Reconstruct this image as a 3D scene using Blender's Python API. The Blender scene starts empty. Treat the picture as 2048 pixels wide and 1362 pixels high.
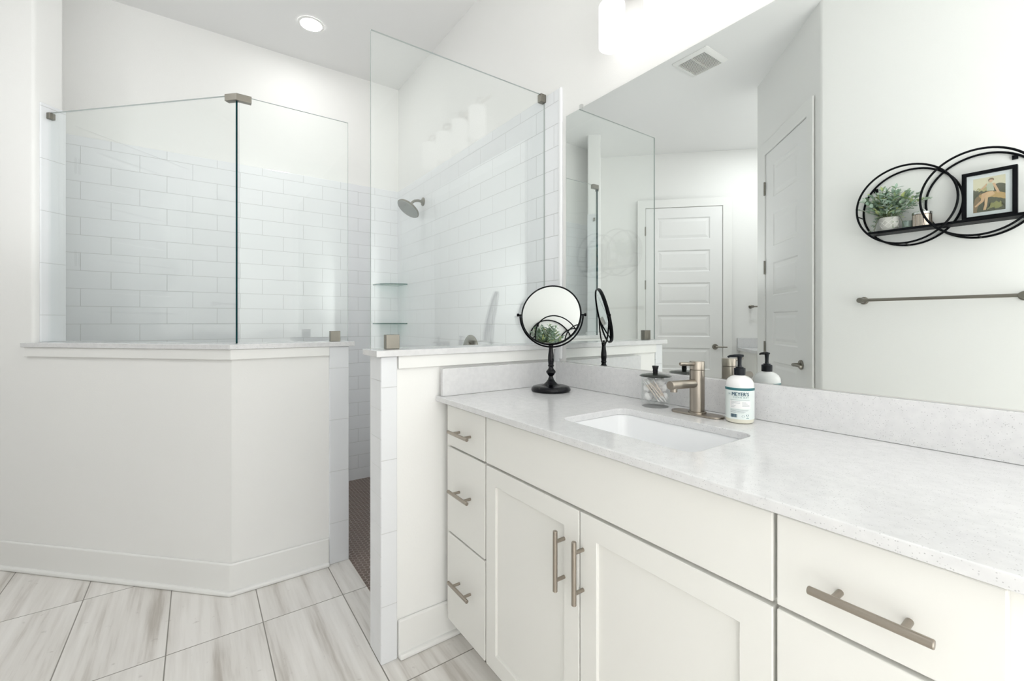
import bpy, bmesh, math, random
from mathutils import Vector, Matrix
PI = math.pi
S2 = math.sqrt(0.5)
random.seed(7)
SC = bpy.context.scene
COL = SC.collection

# ---------------------------------------------------------------- camera
cam_d = bpy.data.cameras.new('camera')
cam = bpy.data.objects.new('camera', cam_d)
COL.objects.link(cam)
cam_d.sensor_width = 36.0
cam_d.lens = 886.69 / 2048 * 36.0
cam_d.shift_y = -37.7 / 2048
cam_d.clip_start = 0.02
cam.location = (3.420, -1.318, 1.195)
cam.rotation_euler = (PI / 2, 0, math.radians(90 - 35.437))
SC.camera = cam

# ---------------------------------------------------------------- world, light, exposure
w = bpy.data.worlds.new('sky'); SC.world = w
w.use_nodes = True
bg = w.node_tree.nodes['Background']
bg.inputs[0].default_value = (0.86, 0.93, 1.0, 1)
bg.inputs[1].default_value = 0.4
SC.view_settings.view_transform = 'Standard'
SC.view_settings.look = 'None'
SC.view_settings.gamma = 1.0
SC.view_settings.use_curve_mapping = False
SC.view_settings.exposure = 0.90
SC.cycles.max_bounces = 16
SC.cycles.diffuse_bounces = 8
SC.cycles.glossy_bounces = 8
SC.cycles.transparent_max_bounces = 24
SC.cycles.use_denoising = True
SC.cycles.sample_clamp_indirect = 6.0

def area_light(name, loc, size, power, color=(1, 1, 1), size_y=None, rot=(0, 0, 0), disk=False, portal=False, spread=None):
    d = bpy.data.lights.new(name, 'AREA')
    d.energy = power; d.color = color; d.size = size
    if disk: d.shape = 'DISK'
    if size_y: d.shape = 'RECTANGLE'; d.size_y = size_y
    if portal: d.cycles.is_portal = True
    if spread: d.spread = spread
    o = bpy.data.objects.new(name, d); COL.objects.link(o)
    o.location = loc; o.rotation_euler = rot
    return o

NEUTRAL = (0.985, 0.995, 1.0)
# added unseen lights, mostly bounced off wall and ceiling, to even out the room
area_light('added_bounce', (4.10, -0.80, 1.15), 1.4, 26.0, NEUTRAL, size_y=1.4, rot=(0, -PI / 2, 0))
area_light('added_bounce', (4.40, -0.82, 1.20), 1.1, 15.0, NEUTRAL, size_y=1.1, rot=(PI, 0, 0))
area_light('added_bounce', (1.20, -1.95, 1.40), 0.7, 2.2, NEUTRAL, size_y=0.7, rot=(PI, 0, PI / 4))  # added in the hall to lift the left wall and ceiling
area_light('added_fill', (4.20, -0.95, 0.55), 0.8, 1.3, NEUTRAL, size_y=0.7, rot=(0, PI / 2, 0))  # added direct fill aimed into the room, brightens the half walls
# added unseen light under the nook ceiling, to brighten the hall
area_light('added_hall_light', (1.62, -3.02, 3.04), 0.13, 6.0, NEUTRAL, disk=True)

# ---------------------------------------------------------------- materials
def new_mat(name):
    m = bpy.data.materials.new(name); m.use_nodes = True
    nt = m.node_tree
    return m, nt, nt.nodes['Principled BSDF']

def plain(name, col, rough=0.5, metal=0.0, spec=0.5, bump=None, coat=0.0, aniso=0.0):
    m, nt, b = new_mat(name)
    b.inputs['Base Color'].default_value = (*col, 1)
    b.inputs['Roughness'].default_value = rough
    b.inputs['Metallic'].default_value = metal
    b.inputs['Specular IOR Level'].default_value = spec
    b.inputs['Coat Weight'].default_value = coat
    if bump:
        sc, st, dist = bump
        tc = nt.nodes.new('ShaderNodeTexCoord'); n = nt.nodes.new('ShaderNodeTexNoise')
        n.inputs['Scale'].default_value = sc; n.inputs['Detail'].default_value = 3
        bp = nt.nodes.new('ShaderNodeBump'); bp.inputs['Strength'].default_value = st
        bp.inputs['Distance'].default_value = dist
        nt.links.new(tc.outputs['Object'], n.inputs['Vector'])
        nt.links.new(n.outputs['Fac'], bp.inputs['Height'])
        nt.links.new(bp.outputs['Normal'], b.inputs['Normal'])
    return m

def emit(name, col, strength):
    m = bpy.data.materials.new(name); m.use_nodes = True
    nt = m.node_tree; nt.nodes.remove(nt.nodes['Principled BSDF'])
    e = nt.nodes.new('ShaderNodeEmission')
    e.inputs[0].default_value = (*col, 1); e.inputs[1].default_value = strength
    nt.links.new(e.outputs[0], nt.nodes['Material Output'].inputs[0])
    return m

def clear_glass(name, tint, rough=0.0, ior=1.5):
    """thin clear sheet: tinted see-through plus Fresnel reflection, the same from either side"""
    m = bpy.data.materials.new(name); m.use_nodes = True
    nt = m.node_tree; nt.nodes.remove(nt.nodes['Principled BSDF'])
    tr = nt.nodes.new('ShaderNodeBsdfTransparent'); tr.inputs[0].default_value = (*tint, 1)
    gl = nt.nodes.new('ShaderNodeBsdfGlossy'); gl.inputs['Roughness'].default_value = rough
    gl.inputs['Color'].default_value = (0.97, 1, 0.985, 1)
    fr = nt.nodes.new('ShaderNodeFresnel')
    geo = nt.nodes.new('ShaderNodeNewGeometry')
    mx = nt.nodes.new('ShaderNodeMix')
    mx.inputs[2].default_value = ior; mx.inputs[3].default_value = 1 / ior
    nt.links.new(geo.outputs['Backfacing'], mx.inputs[0])
    nt.links.new(mx.outputs[0], fr.inputs['IOR'])
    ms = nt.nodes.new('ShaderNodeMixShader')
    nt.links.new(fr.outputs[0], ms.inputs[0])
    nt.links.new(tr.outputs[0], ms.inputs[1]); nt.links.new(gl.outputs[0], ms.inputs[2])
    nt.links.new(ms.outputs[0], nt.nodes['Material Output'].inputs[0])
    return m

def tile_mat(name, axes, off, bw, rh, offset=0.5, mortar=0.0016, col=(0.83, 0.845, 0.87), grout=(0.60, 0.61, 0.62), rough=0.07):
    m, nt, b = new_mat(name)
    tc = nt.nodes.new('ShaderNodeTexCoord'); sp = nt.nodes.new('ShaderNodeSeparateXYZ')
    cb = nt.nodes.new('ShaderNodeCombineXYZ')
    nt.links.new(tc.outputs['Object'], sp.inputs[0])
    for k in (0, 1):
        ad = nt.nodes.new('ShaderNodeMath'); ad.operation = 'ADD'; ad.inputs[1].default_value = off[k]
        nt.links.new(sp.outputs[axes[k]], ad.inputs[0]); nt.links.new(ad.outputs[0], cb.inputs[k])
    br = nt.nodes.new('ShaderNodeTexBrick')
    br.offset = offset; br.offset_frequency = 2; br.squash = 1.0
    br.inputs['Scale'].default_value = 1.0
    br.inputs['Brick Width'].default_value = bw; br.inputs['Row Height'].default_value = rh
    br.inputs['Mortar Size'].default_value = mortar; br.inputs['Mortar Smooth'].default_value = 0.2
    br.inputs['Color1'].default_value = (*col, 1)
    br.inputs['Color2'].default_value = (*[c * 0.985 for c in col], 1)
    br.inputs['Mortar'].default_value = (*grout, 1)
    nt.links.new(cb.outputs[0], br.inputs['Vector'])
    nt.links.new(br.outputs['Color'], b.inputs['Base Color'])
    b.inputs['Roughness'].default_value = rough
    rr = nt.nodes.new('ShaderNodeMapRange'); rr.inputs[3].default_value = rough; rr.inputs[4].default_value = 0.7
    nt.links.new(br.outputs['Fac'], rr.inputs[0]); nt.links.new(rr.outputs[0], b.inputs['Roughness'])
    n = nt.nodes.new('ShaderNodeTexNoise'); n.inputs['Scale'].default_value = 9; n.inputs['Detail'].default_value = 1
    nt.links.new(tc.outputs['Object'], n.inputs['Vector'])
    bp0 = nt.nodes.new('ShaderNodeBump'); bp0.inputs['Strength'].default_value = 0.10; bp0.inputs['Distance'].default_value = 0.02
    nt.links.new(n.outputs['Fac'], bp0.inputs['Height'])
    iv = nt.nodes.new('ShaderNodeMath'); iv.operation = 'SUBTRACT'; iv.inputs[0].default_value = 1
    nt.links.new(br.outputs['Fac'], iv.inputs[1])
    bp = nt.nodes.new('ShaderNodeBump'); bp.inputs['Strength'].default_value = 0.5; bp.inputs['Distance'].default_value = 0.0015
    nt.links.new(iv.outputs[0], bp.inputs['Height']); nt.links.new(bp0.outputs['Normal'], bp.inputs['Normal'])
    nt.links.new(bp.outputs['Normal'], b.inputs['Normal'])
    return m

def quartz(name, col=(0.72, 0.72, 0.727), rough=0.13):
    m, nt, b = new_mat(name)
    tc = nt.nodes.new('ShaderNodeTexCoord')
    v = nt.nodes.new('ShaderNodeTexVoronoi'); v.inputs['Scale'].default_value = 430
    n = nt.nodes.new('ShaderNodeTexNoise'); n.inputs['Scale'].default_value = 55; n.inputs['Detail'].default_value = 4
    nt.links.new(tc.outputs['Object'], v.inputs['Vector']); nt.links.new(tc.outputs['Object'], n.inputs['Vector'])
    sc_ = nt.nodes.new('ShaderNodeSeparateColor'); nt.links.new(v.outputs['Color'], sc_.inputs[0])
    # a speck where the cell's random value is high and its centre is near
    r1 = nt.nodes.new('ShaderNodeMapRange'); r1.inputs[1].default_value = 0.83; r1.inputs[2].default_value = 0.93
    nt.links.new(sc_.outputs[0], r1.inputs[0])
    r2 = nt.nodes.new('ShaderNodeMapRange'); r2.inputs[1].default_value = 0.42; r2.inputs[2].default_value = 0.30
    nt.links.new(v.outputs['Distance'], r2.inputs[0])
    mu = nt.nodes.new('ShaderNodeMath'); mu.operation = 'MULTIPLY'
    nt.links.new(r1.outputs[0], mu.inputs[0]); nt.links.new(r2.outputs[0], mu.inputs[1])
    r3 = nt.nodes.new('ShaderNodeMapRange'); r3.inputs[1].default_value = 0.35; r3.inputs[2].default_value = 0.7
    nt.links.new(n.outputs['Fac'], r3.inputs[0])
    m1 = nt.nodes.new('ShaderNodeMix'); m1.data_type = 'RGBA'
    m1.inputs[6].default_value = (*col, 1); m1.inputs[7].default_value = (col[0] * .93, col[1] * .93, col[2] * .935, 1)
    nt.links.new(r3.outputs[0], m1.inputs[0])
    m2 = nt.nodes.new('ShaderNodeMix'); m2.data_type = 'RGBA'
    m2.inputs[7].default_value = (0.47, 0.47, 0.48, 1)
    nt.links.new(mu.outputs[0], m2.inputs[0]); nt.links.new(m1.outputs[2], m2.inputs[6])
    nt.links.new(m2.outputs[2], b.inputs['Base Color'])
    b.inputs['Roughness'].default_value = rough
    return m

def floor_mat():
    m, nt, b = new_mat('plank tile')
    L = nt.links.new
    tc = nt.nodes.new('ShaderNodeTexCoord'); sp = nt.nodes.new('ShaderNodeSeparateXYZ'); cb = nt.nodes.new('ShaderNodeCombineXYZ')
    L(tc.outputs['Object'], sp.inputs[0])
    for k, o in ((0, 6.07 - 1.41), (1, 6.12 + 0.796)):
        ad = nt.nodes.new('ShaderNodeMath'); ad.operation = 'ADD'; ad.inputs[1].default_value = o
        L(sp.outputs[k], ad.inputs[0]); L(ad.outputs[0], cb.inputs[k])
    br = nt.nodes.new('ShaderNodeTexBrick'); br.offset = 0.0; br.squash = 1.0
    for k, v in (('Scale', 1.0), ('Brick Width', 0.607), ('Row Height', 0.306), ('Mortar Size', 0.0021), ('Mortar Smooth', 0.1)):
        br.inputs[k].default_value = v
    br.inputs['Color1'].default_value = (0, 0, 0, 1); br.inputs['Color2'].default_value = (1, 1, 1, 1)
    L(cb.outputs[0], br.inputs['Vector'])
    # streaks along x, shifted from tile to tile
    cr = nt.nodes.new('ShaderNodeSeparateColor'); L(br.outputs['Color'], cr.inputs[0])
    cb2 = nt.nodes.new('ShaderNodeCombineXYZ')
    mx_ = nt.nodes.new('ShaderNodeMath'); mx_.operation = 'MULTIPLY'; mx_.inputs[1].default_value = 1.1; L(sp.outputs[0], mx_.inputs[0])
    my_ = nt.nodes.new('ShaderNodeMath'); my_.operation = 'MULTIPLY'; my_.inputs[1].default_value = 17; L(sp.outputs[1], my_.inputs[0])
    mz_ = nt.nodes.new('ShaderNodeMath'); mz_.operation = 'MULTIPLY'; mz_.inputs[1].default_value = 23; L(cr.outputs[0], mz_.inputs[0])
    L(mx_.outputs[0], cb2.inputs[0]); L(my_.outputs[0], cb2.inputs[1]); L(mz_.outputs[0], cb2.inputs[2])
    n = nt.nodes.new('ShaderNodeTexNoise'); n.inputs['Scale'].default_value = 1.0; n.inputs['Detail'].default_value = 5; n.inputs['Roughness'].default_value = 0.6
    L(cb2.outputs[0], n.inputs['Vector'])
    ramp = nt.nodes.new('ShaderNodeValToRGB')
    e = ramp.color_ramp.elements
    e[0].position = 0.30; e[0].color = FLOOR_DARK
    e[1].position = 0.64; e[1].color = FLOOR_LIGHT
    x = e.new(0.46); x.color = FLOOR_MID
    L(n.outputs['Fac'], ramp.inputs[0])
    # faint worn spots
    n2 = nt.nodes.new('ShaderNodeTexNoise'); n2.inputs['Scale'].default_value = 26; n2.inputs['Detail'].default_value = 6
    L(tc.outputs['Object'], n2.inputs['Vector'])
    r2 = nt.nodes.new('ShaderNodeMapRange'); r2.inputs[1].default_value = 0.66; r2.inputs[2].default_value = 0.76; r2.inputs[4].default_value = 0.45
    L(n2.outputs['Fac'], r2.inputs[0])
    m0 = nt.nodes.new('ShaderNodeMix'); m0.data_type = 'RGBA'; m0.inputs[7].default_value = (0.33, 0.30, 0.275, 1)
    L(r2.outputs[0], m0.inputs[0]); L(ramp.outputs[0], m0.inputs[6])
    m2 = nt.nodes.new('ShaderNodeMix'); m2.data_type = 'RGBA'; m2.inputs[7].default_value = (0.25, 0.235, 0.21, 1)
    L(br.outputs['Fac'], m2.inputs[0]); L(m0.outputs[2], m2.inputs[6])
    L(m2.outputs[2], b.inputs['Base Color'])
    b.inputs['Roughness'].default_value = 0.42
    return m

FLOOR_DARK = (0.48, 0.445, 0.405, 1); FLOOR_MID = (0.725, 0.70, 0.67, 1); FLOOR_LIGHT = (0.82, 0.80, 0.775, 1)
M = {}
M['wall'] = plain('wall paint', (0.847, 0.846, 0.834), 0.55, spec=0.3, bump=(160, 0.12, 0.002))
M['ceiling'] = plain('ceiling paint', (0.84, 0.84, 0.835), 0.8, spec=0.2)
M['trim'] = plain('white trim paint', (0.83, 0.83, 0.815), 0.32)
M['door'] = plain('white door paint', (0.83, 0.83, 0.825), 0.35)
M['cabinet'] = plain('warm white cabinet paint', (0.79, 0.785, 0.755), 0.33)
M['dark_gap'] = plain('door gap shade', (0.30, 0.27, 0.22), 0.7)
M['tile_back'] = tile_mat('subway tile back', (1, 2), (1.718 + 2.54, -0.087), 0.254, 0.0995)
M['tile_side'] = tile_mat('subway tile side', (0, 2), (0.125, -0.087), 0.254, 0.0995)
M['tile_stack'] = tile_mat('stacked post tile', (1, 2), (50.0, 4 * 0.2545 - 0.2015 + 0.2545), 200.0, 0.2545, offset=0.0, col=(0.78, 0.795, 0.82))
M['tile_end'] = tile_mat('end tile', (0, 2), (50.0, 0.03), 200.0, 0.1018, offset=0.0)
M['tile_plain'] = plain('white glazed edge tile', (0.85, 0.86, 0.875), 0.08)
M['quartz'] = quartz('speckled white quartz')
M['floor'] = floor_mat()
M['hex'] = plain('brown hexagon tile', (0.165, 0.118, 0.098), 0.30)
M['hex_grout'] = plain('hexagon grout', (0.58, 0.51, 0.47), 0.8)
M['nickel'] = plain('brushed nickel', (0.37, 0.33, 0.285), 0.30, 1.0, bump=(300, 0.04, 0.001))
M['nickel_matte'] = plain('satin nickel', (0.25, 0.235, 0.205), 0.36, 1.0)
M['chrome'] = plain('polished steel', (0.75, 0.75, 0.74), 0.12, 1.0)
M['black'] = plain('black metal', (0.003, 0.0035, 0.005), 0.45, spec=0.12)
M['gloss_black'] = plain('gloss black', (0.003, 0.003, 0.005), 0.18, spec=0.25)
M['mirror'] = plain('silvered mirror', (0.82, 0.845, 0.835), 0.0, 1.0)
M['mirror_edge'] = plain('mirror edge', (0.24, 0.28, 0.27), 0.2)
M['glass'] = clear_glass('clear shower glass', (0.982, 0.992, 0.988))
M['glass_edge'] = plain('green glass edge', (0.004, 0.045, 0.050), 0.25, spec=0.2)
M['glass_edge_light'] = plain('pale glass edge', (0.46, 0.50, 0.49), 0.1)
M['jar_glass'] = clear_glass('clear jar', (0.992, 0.994, 0.994), ior=1.40)
M['shelf_glass'] = clear_glass('pale green shelf glass', (0.80, 0.93, 0.90))
M['porcelain'] = plain('white porcelain', (0.83, 0.84, 0.855), 0.08)
M['shade'] = emit('lit opal glass shade', (1.0, 0.98, 0.955), 1.15)
M['bulb'] = emit('lit bulb', (1.0, 0.97, 0.93), 1.2)
M['lens'] = emit('lit downlight lens', (1.0, 0.99, 0.97), 40.0)
M['cotton'] = plain('cotton', (0.86, 0.86, 0.86), 0.95, spec=0.1)
M['stick'] = plain('paper stick', (0.78, 0.70, 0.63), 0.8)
M['dark_gap2'] = plain('dark vent inside', (0.03, 0.032, 0.036), 0.8)

# ---------------------------------------------------------------- helpers
def tag(o, label=None, cat=None, group=None, kind=None):
    if label: o['label'] = label
    if cat: o['category'] = cat
    if group: o['group'] = group
    if kind: o['kind'] = kind
    return o

def empty(name, loc=(0, 0, 0), rz=0.0, label=None, cat=None, group=None):
    o = bpy.data.objects.new(name, None); COL.objects.link(o)
    o.location = loc; o.rotation_euler = (0, 0, rz); o.empty_display_size = 0.05
    return tag(o, label, cat, group)

def obj(name, bm, mats, parent=None, smooth=False, bevel=0.0, seg=2, loc=None, rot=None, angle=None):
    if not isinstance(mats, (list, tuple)): mats = [mats]
    bmesh.ops.recalc_face_normals(bm, faces=bm.faces[:])
    me = bpy.data.meshes.new(name); bm.to_mesh(me); bm.free()
    for m in mats: me.materials.append(m)
    if smooth:
        me.polygons.foreach_set('use_smooth', [True] * len(me.polygons))
        me.set_sharp_from_angle(angle=angle if angle else math.radians(38))
    o = bpy.data.objects.new(name, me); COL.objects.link(o)
    if parent: o.parent = parent
    if loc: o.location = loc
    if rot: o.rotation_euler = rot
    if bevel:
        b = o.modifiers.new('bevel', 'BEVEL'); b.width = bevel; b.segments = seg
        b.limit_method = 'ANGLE'; b.angle_limit = math.radians(40)
        b.harden_normals = False
    return o

def structure(name, bm, m, parent=None, **k):
    o = obj(name, bm, m, parent, **k)
    if not parent: o['kind'] = 'structure'
    return o

def box(bm, x0, x1, y0, y1, z0, z1, mat=0):
    v = [bm.verts.new(p) for p in ((x0, y0, z0), (x1, y0, z0), (x1, y1, z0), (x0, y1, z0), (x0, y0, z1), (x1, y0, z1), (x1, y1, z1), (x0, y1, z1))]
    fs = []
    for f in ((3, 2, 1, 0), (4, 5, 6, 7), (0, 1, 5, 4), (1, 2, 6, 5), (2, 3, 7, 6), (3, 0, 4, 7)):
        fc = bm.faces.new([v[i] for i in f]); fc.material_index = mat; fs.append(fc)
    return fs

def bx(*a):
    bm = bmesh.new(); box(bm, *a); return bm

def prism(bm, pts, z0, z1):
    lo = [bm.verts.new((x, y, z0)) for x, y in pts]; hi = [bm.verts.new((x, y, z1)) for x, y in pts]
    n = len(pts)
    bm.faces.new(lo[::-1]); bm.faces.new(hi)
    for i in range(n): bm.faces.new((lo[i], lo[(i + 1) % n], hi[(i + 1) % n], hi[i]))
    return bm

def pr(pts, z0, z1): return prism(bmesh.new(), pts, z0, z1)

def loft(bm, rings, close0=True, close1=True, mat=0):
    """rings: lists of points of equal length, joined in turn"""
    vs = [[bm.verts.new(p) for p in r] for r in rings]
    n = len(vs[0])
    for a, b in zip(vs, vs[1:]):
        for i in range(n):
            f = bm.faces.new((a[i], a[(i + 1) % n], b[(i + 1) % n], b[i])); f.material_index = mat
    if close0: bm.faces.new(vs[0][::-1]).material_index = mat
    if close1: bm.faces.new(vs[-1]).material_index = mat
    return vs

def circle(c, r, n, u, v):
    c, u, v = Vector(c), Vector(u), Vector(v)
    return [c + u * (r * math.cos(2 * PI * i / n)) + v * (r * math.sin(2 * PI * i / n)) for i in range(n)]

def lathe(bm, prof, n=32, c=(0, 0, 0), axis='Z', close0=True, close1=True, mat=0):
    U, V, W = {'Z': ((1, 0, 0), (0, 1, 0), (0, 0, 1)), 'Y': ((1, 0, 0), (0, 0, -1), (0, 1, 0)), 'X': ((0, 1, 0), (0, 0, 1), (1, 0, 0))}[axis]
    W = Vector(W); c = Vector(c)
    return loft(bm, [circle(c + W * h, max(r, 1e-5), n, U, V) for r, h in prof], close0, close1, mat)

def smooth_prof(prof, k=4):
    P = [Vector((r, h)) for r, h in prof]; out = []
    for i in range(len(P) - 1):
        p0, p1, p2, p3 = P[max(i - 1, 0)], P[i], P[i + 1], P[min(i + 2, len(P) - 1)]
        for j in range(k):
            t = j / k
            q = 0.5 * ((2 * p1) + (p2 - p0) * t + (2 * p0 - 5 * p1 + 4 * p2 - p3) * t * t + (3 * p1 - p0 - 3 * p2 + p3) * t ** 3)
            out.append((max(q.x, 0.0005), q.y))
    return out + [prof[-1]]

def lt(prof, **k):
    bm = bmesh.new(); lathe(bm, prof, **k); return bm

def frame_of(d):
    d = Vector(d).normalized()
    a = Vector((0, 0, 1)) if abs(d.z) < 0.9 else Vector((1, 0, 0))
    u = d.cross(a).normalized(); v = d.cross(u).normalized()
    return u, v

def tube(bm, pts, r, n=12, closed=False, caps=True):
    pts = [Vector(p) for p in pts]; N = len(pts)
    rs = r if isinstance(r, (list, tuple)) else [r] * N
    rings = []; u = None
    for i, p in enumerate(pts):
        if closed: d = pts[(i + 1) % N] - pts[i - 1]
        else: d = pts[min(i + 1, N - 1)] - pts[max(i - 1, 0)]
        d.normalize()
        if u is None: u, v = frame_of(d)
        else:
            u = (u - d * u.dot(d)).normalized(); v = d.cross(u).normalized()
        rings.append([p + u * (rs[i] * math.cos(2 * PI * k / n)) + v * (rs[i] * math.sin(2 * PI * k / n)) for k in range(n)])
    if closed:
        vs = [[bm.verts.new(p) for p in rg] for rg in rings]
        for i in range(N):
            a, b = vs[i], vs[(i + 1) % N]
            for k in range(n): bm.faces.new((a[k], a[(k + 1) % n], b[(k + 1) % n], b[k]))
    else:
        loft(bm, rings, caps, caps)
    return bm

def tb(pts, r, **k): return tube(bmesh.new(), pts, r, **k)

def rrect(cx, cy, hx, hy, r, n=6):
    out = []
    for sx, sy, a0 in ((1, 1, 0), (-1, 1, 90), (-1, -1, 180), (1, -1, 270)):
        for i in range(n + 1):
            a = math.radians(a0 + 90 * i / n)
            out.append((cx + sx * (hx - r) + r * math.cos(a), cy + sy * (hy - r) + r * math.sin(a)))
    return out

def plate_with_hole(outer, inner, z0, z1):
    """slab with a hole; outer and inner are 2D loops"""
    bm = bmesh.new()
    def loop(pts):
        v = [bm.verts.new((x, y, z1)) for x, y in pts]
        return v, [bm.edges.new((v[i], v[(i + 1) % len(v)])) for i in range(len(v))]
    vo, eo = loop(outer); vi, ei = loop(inner)
    bmesh.ops.triangle_fill(bm, use_beauty=True, use_dissolve=False, edges=eo + ei)
    top = bm.faces[:]
    ex = bmesh.ops.extrude_face_region(bm, geom=top)
    nv = [g for g in ex['geom'] if isinstance(g, bmesh.types.BMVert)]
    bmesh.ops.translate(bm, verts=nv, vec=(0, 0, z0 - z1))
    return bm

def copy_tree(o, parent=None):
    c = o.copy(); COL.objects.link(c)
    if parent: c.parent = parent
    for ch in list(o.children): copy_tree(ch, c)
    return c

def diag(p, a, b):
    """p + a*(1,1)/sqrt2 + b*(1,-1)/sqrt2 in plan"""
    return (p[0] + (a + b) * S2, p[1] + (a - b) * S2)

# ================================================================ SETTING
H = 3.048
structure('floor', bx(-0.4, 6.6, -4.3, 0.2, -0.12, 0.0), M['floor'])
structure('ceiling', bx(-0.4, 6.6, -4.3, 0.2, H, H + 0.12), M['ceiling'])
structure('wall_right', bx(-0.12, 6.52, 0.0, 0.12, 0, H), M['wall'])
structure('wall_back', bx(-0.12, 0.0, -2.30, 0.0, 0, H), M['wall'])
# diagonal full-height wall left of the shower, its corners rounded
def round_corner(p, d0, d1, r=0.016, n=5):
    """points rounding the corner p between unit directions d0 (back) and d1 (on)"""
    p, d0, d1 = Vector(p), Vector(d0), Vector(d1)
    a, b = p + d0 * r, p + d1 * r
    out = []
    for i in range(n + 1):
        t = i / n
        out.append(tuple(a * (1 - t) ** 2 + p * (2 * t * (1 - t) * 1.0) + b * t ** 2))
    return out
wl = [(-0.15, -2.462)] + round_corner((0.355, -1.957), (-S2, -S2), (-S2, S2)) + round_corner((0.265, -1.867), (S2, -S2), (-S2, -S2)) + [(-0.15, -2.282)]
structure('wall_left', pr(wl, 0, H), M['wall'], smooth=True)
structure('wall_hall', pr([(-0.15, -2.355), (1.5, -4.005), (1.415, -4.09), (-0.235, -2.44)], 0, H), M['wall'])
structure('wall_door', pr(round_corner((2.37, -1.63), (1.0, 0.0), (-S2, -S2), 0.014) + [(1.69, -2.31), (2.30, -2.925), (2.36, -2.865), (1.86, -2.315), (2.44, -1.735)], 0, H), M['wall'])
structure('wall_nook', pr([(2.30, -2.925), (1.34, -3.885), (1.40, -3.945), (2.36, -2.985)], 0, H), M['wall'])
structure('wall_front', bx(2.38, 6.52, -1.75, -1.63, 0, H), M['wall'])
structure('wall_end', bx(6.4, 6.52, -1.75, 0.0, 0, H), M['wall'])

# ---- half wall left of the shower entry (bent at 45 degrees)
hw1 = structure('wall_half', pr([(1.12, -0.70), (1.12, -1.1925), (0.20, -2.1125), (0.20, -1.932), (1.0, -1.132), (1.0, -0.70)], 0, 1.073), M['wall'])
structure('tile_post', bx(0.992, 1.128, -0.787, -0.693, 0, 1.0725), M['tile_stack'], hw1, bevel=0.004)
# quartz cap, apron and baseboard
structure('trim_1', pr([(1.142, -0.668), (1.142, -1.2), (0.338, -2.004), (0.323, -1.989), (0.357, -1.955), (0.25, -1.852), (0.978, -1.124), (0.978, -0.668)], 1.073, 1.095), M['quartz'], bevel=0.002)
structure('trim_2', pr([(1.1205, -0.7875), (1.133, -0.7875), (1.133, -1.1973), (0.340, -1.9903), (0.3312, -1.9815), (1.1205, -1.1922)], 1.028, 1.0728), M['trim'], bevel=0.002)
def base_pts(t, y_end=-0.7875, left=(-0.0965, -2.4085)):
    k = t * math.sqrt(2)
    return [(1.1205, y_end), (1.12 + t, y_end), (1.12 + t, 1.12 + t - 2.312 - k), (left[0] + t * S2, left[1] - t * S2), (left[0], left[1]), (1.1205, -1.1915)]
bb = structure('baseboard_left', pr(base_pts(0.015), 0, 0.135), M['trim'], bevel=0.005)
structure('shoe_moulding', pr(base_pts(0.030), 0, 0.020), M['trim'], bb, bevel=0.008, seg=3)
# tiled jamb of the full-height wall above the cap
def jamb_tile():
    a = (0.338, -1.94); b = (0.2625, -1.8645)
    off = 0.009
    pts = [a, (a[0] + off * S2, a[1] + off * S2), (b[0] + off * S2 , b[1] + off * S2), b]
    return pr(pts, 1.095, 2.262)
jm = tile_mat('jamb tile', (1, 2), (50.0, 4 * 0.2545 - 0.2015 + 0.2545 - .008), 200.0, 0.2545, offset=0.0)
structure('jamb_tile', jamb_tile(), jm, bpy.data.objects['wall_left'], bevel=0.003)

# ---- half wall right of the shower entry
hw2 = structure('wall_partition', bx(1.79, 1.897, -0.79, -0.0005, 0, 1.073), M['wall'])
def post2():
    bm = bmesh.new()
    for f in box(bm, 1.784, 1.905, -0.797, -0.738, 0, 1.0725):
        f.material_index = 0
    bm.faces.ensure_lookup_table()
    for f in bm.faces:
        f.normal_update()
        if abs(f.normal.y) > 0.5: f.material_index = 1
    return bm
structure('tile_post', post2(), [M['tile_stack'], M['tile_end']], hw2, bevel=0.004)
structure('trim_3', bx(1.765, 1.922, -0.818, -0.010, 1.073, 1.095), M['quartz'], bevel=0.002)
structure('trim_4', bx(1.8972, 1.911, -0.7355, -0.012, 1.028, 1.0728), M['trim'], bevel=0.002)
b2 = structure('baseboard_partition', bx(1.8972, 1.912, -0.7355, -0.46, 0, 0.135), M['trim'], bevel=0.005)
structure('shoe_moulding', bx(1.8972, 1.927, -0.7355, -0.46, 0, 0.020), M['trim'], b2, bevel=0.008, seg=3)

# ---- shower tile cladding
TZ = 2.23
wb = bpy.data.objects['wall_back']; wr = bpy.data.objects['wall_right']
structure('shower_tile', bx(0.0003, 0.010, -2.125, -0.0003, 0, TZ), M['tile_back'], wb, bevel=0.003)
structure('shower_tile', bx(0.0102, 1.938, -0.010, -0.0003, 0, TZ), M['tile_side'], wr, bevel=0.003)
structure('edge_tile', bx(1.9385, 1.958, -0.014, -0.0003, 1.03, TZ), M['tile_plain'], wr, bevel=0.005, seg=3)
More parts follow.
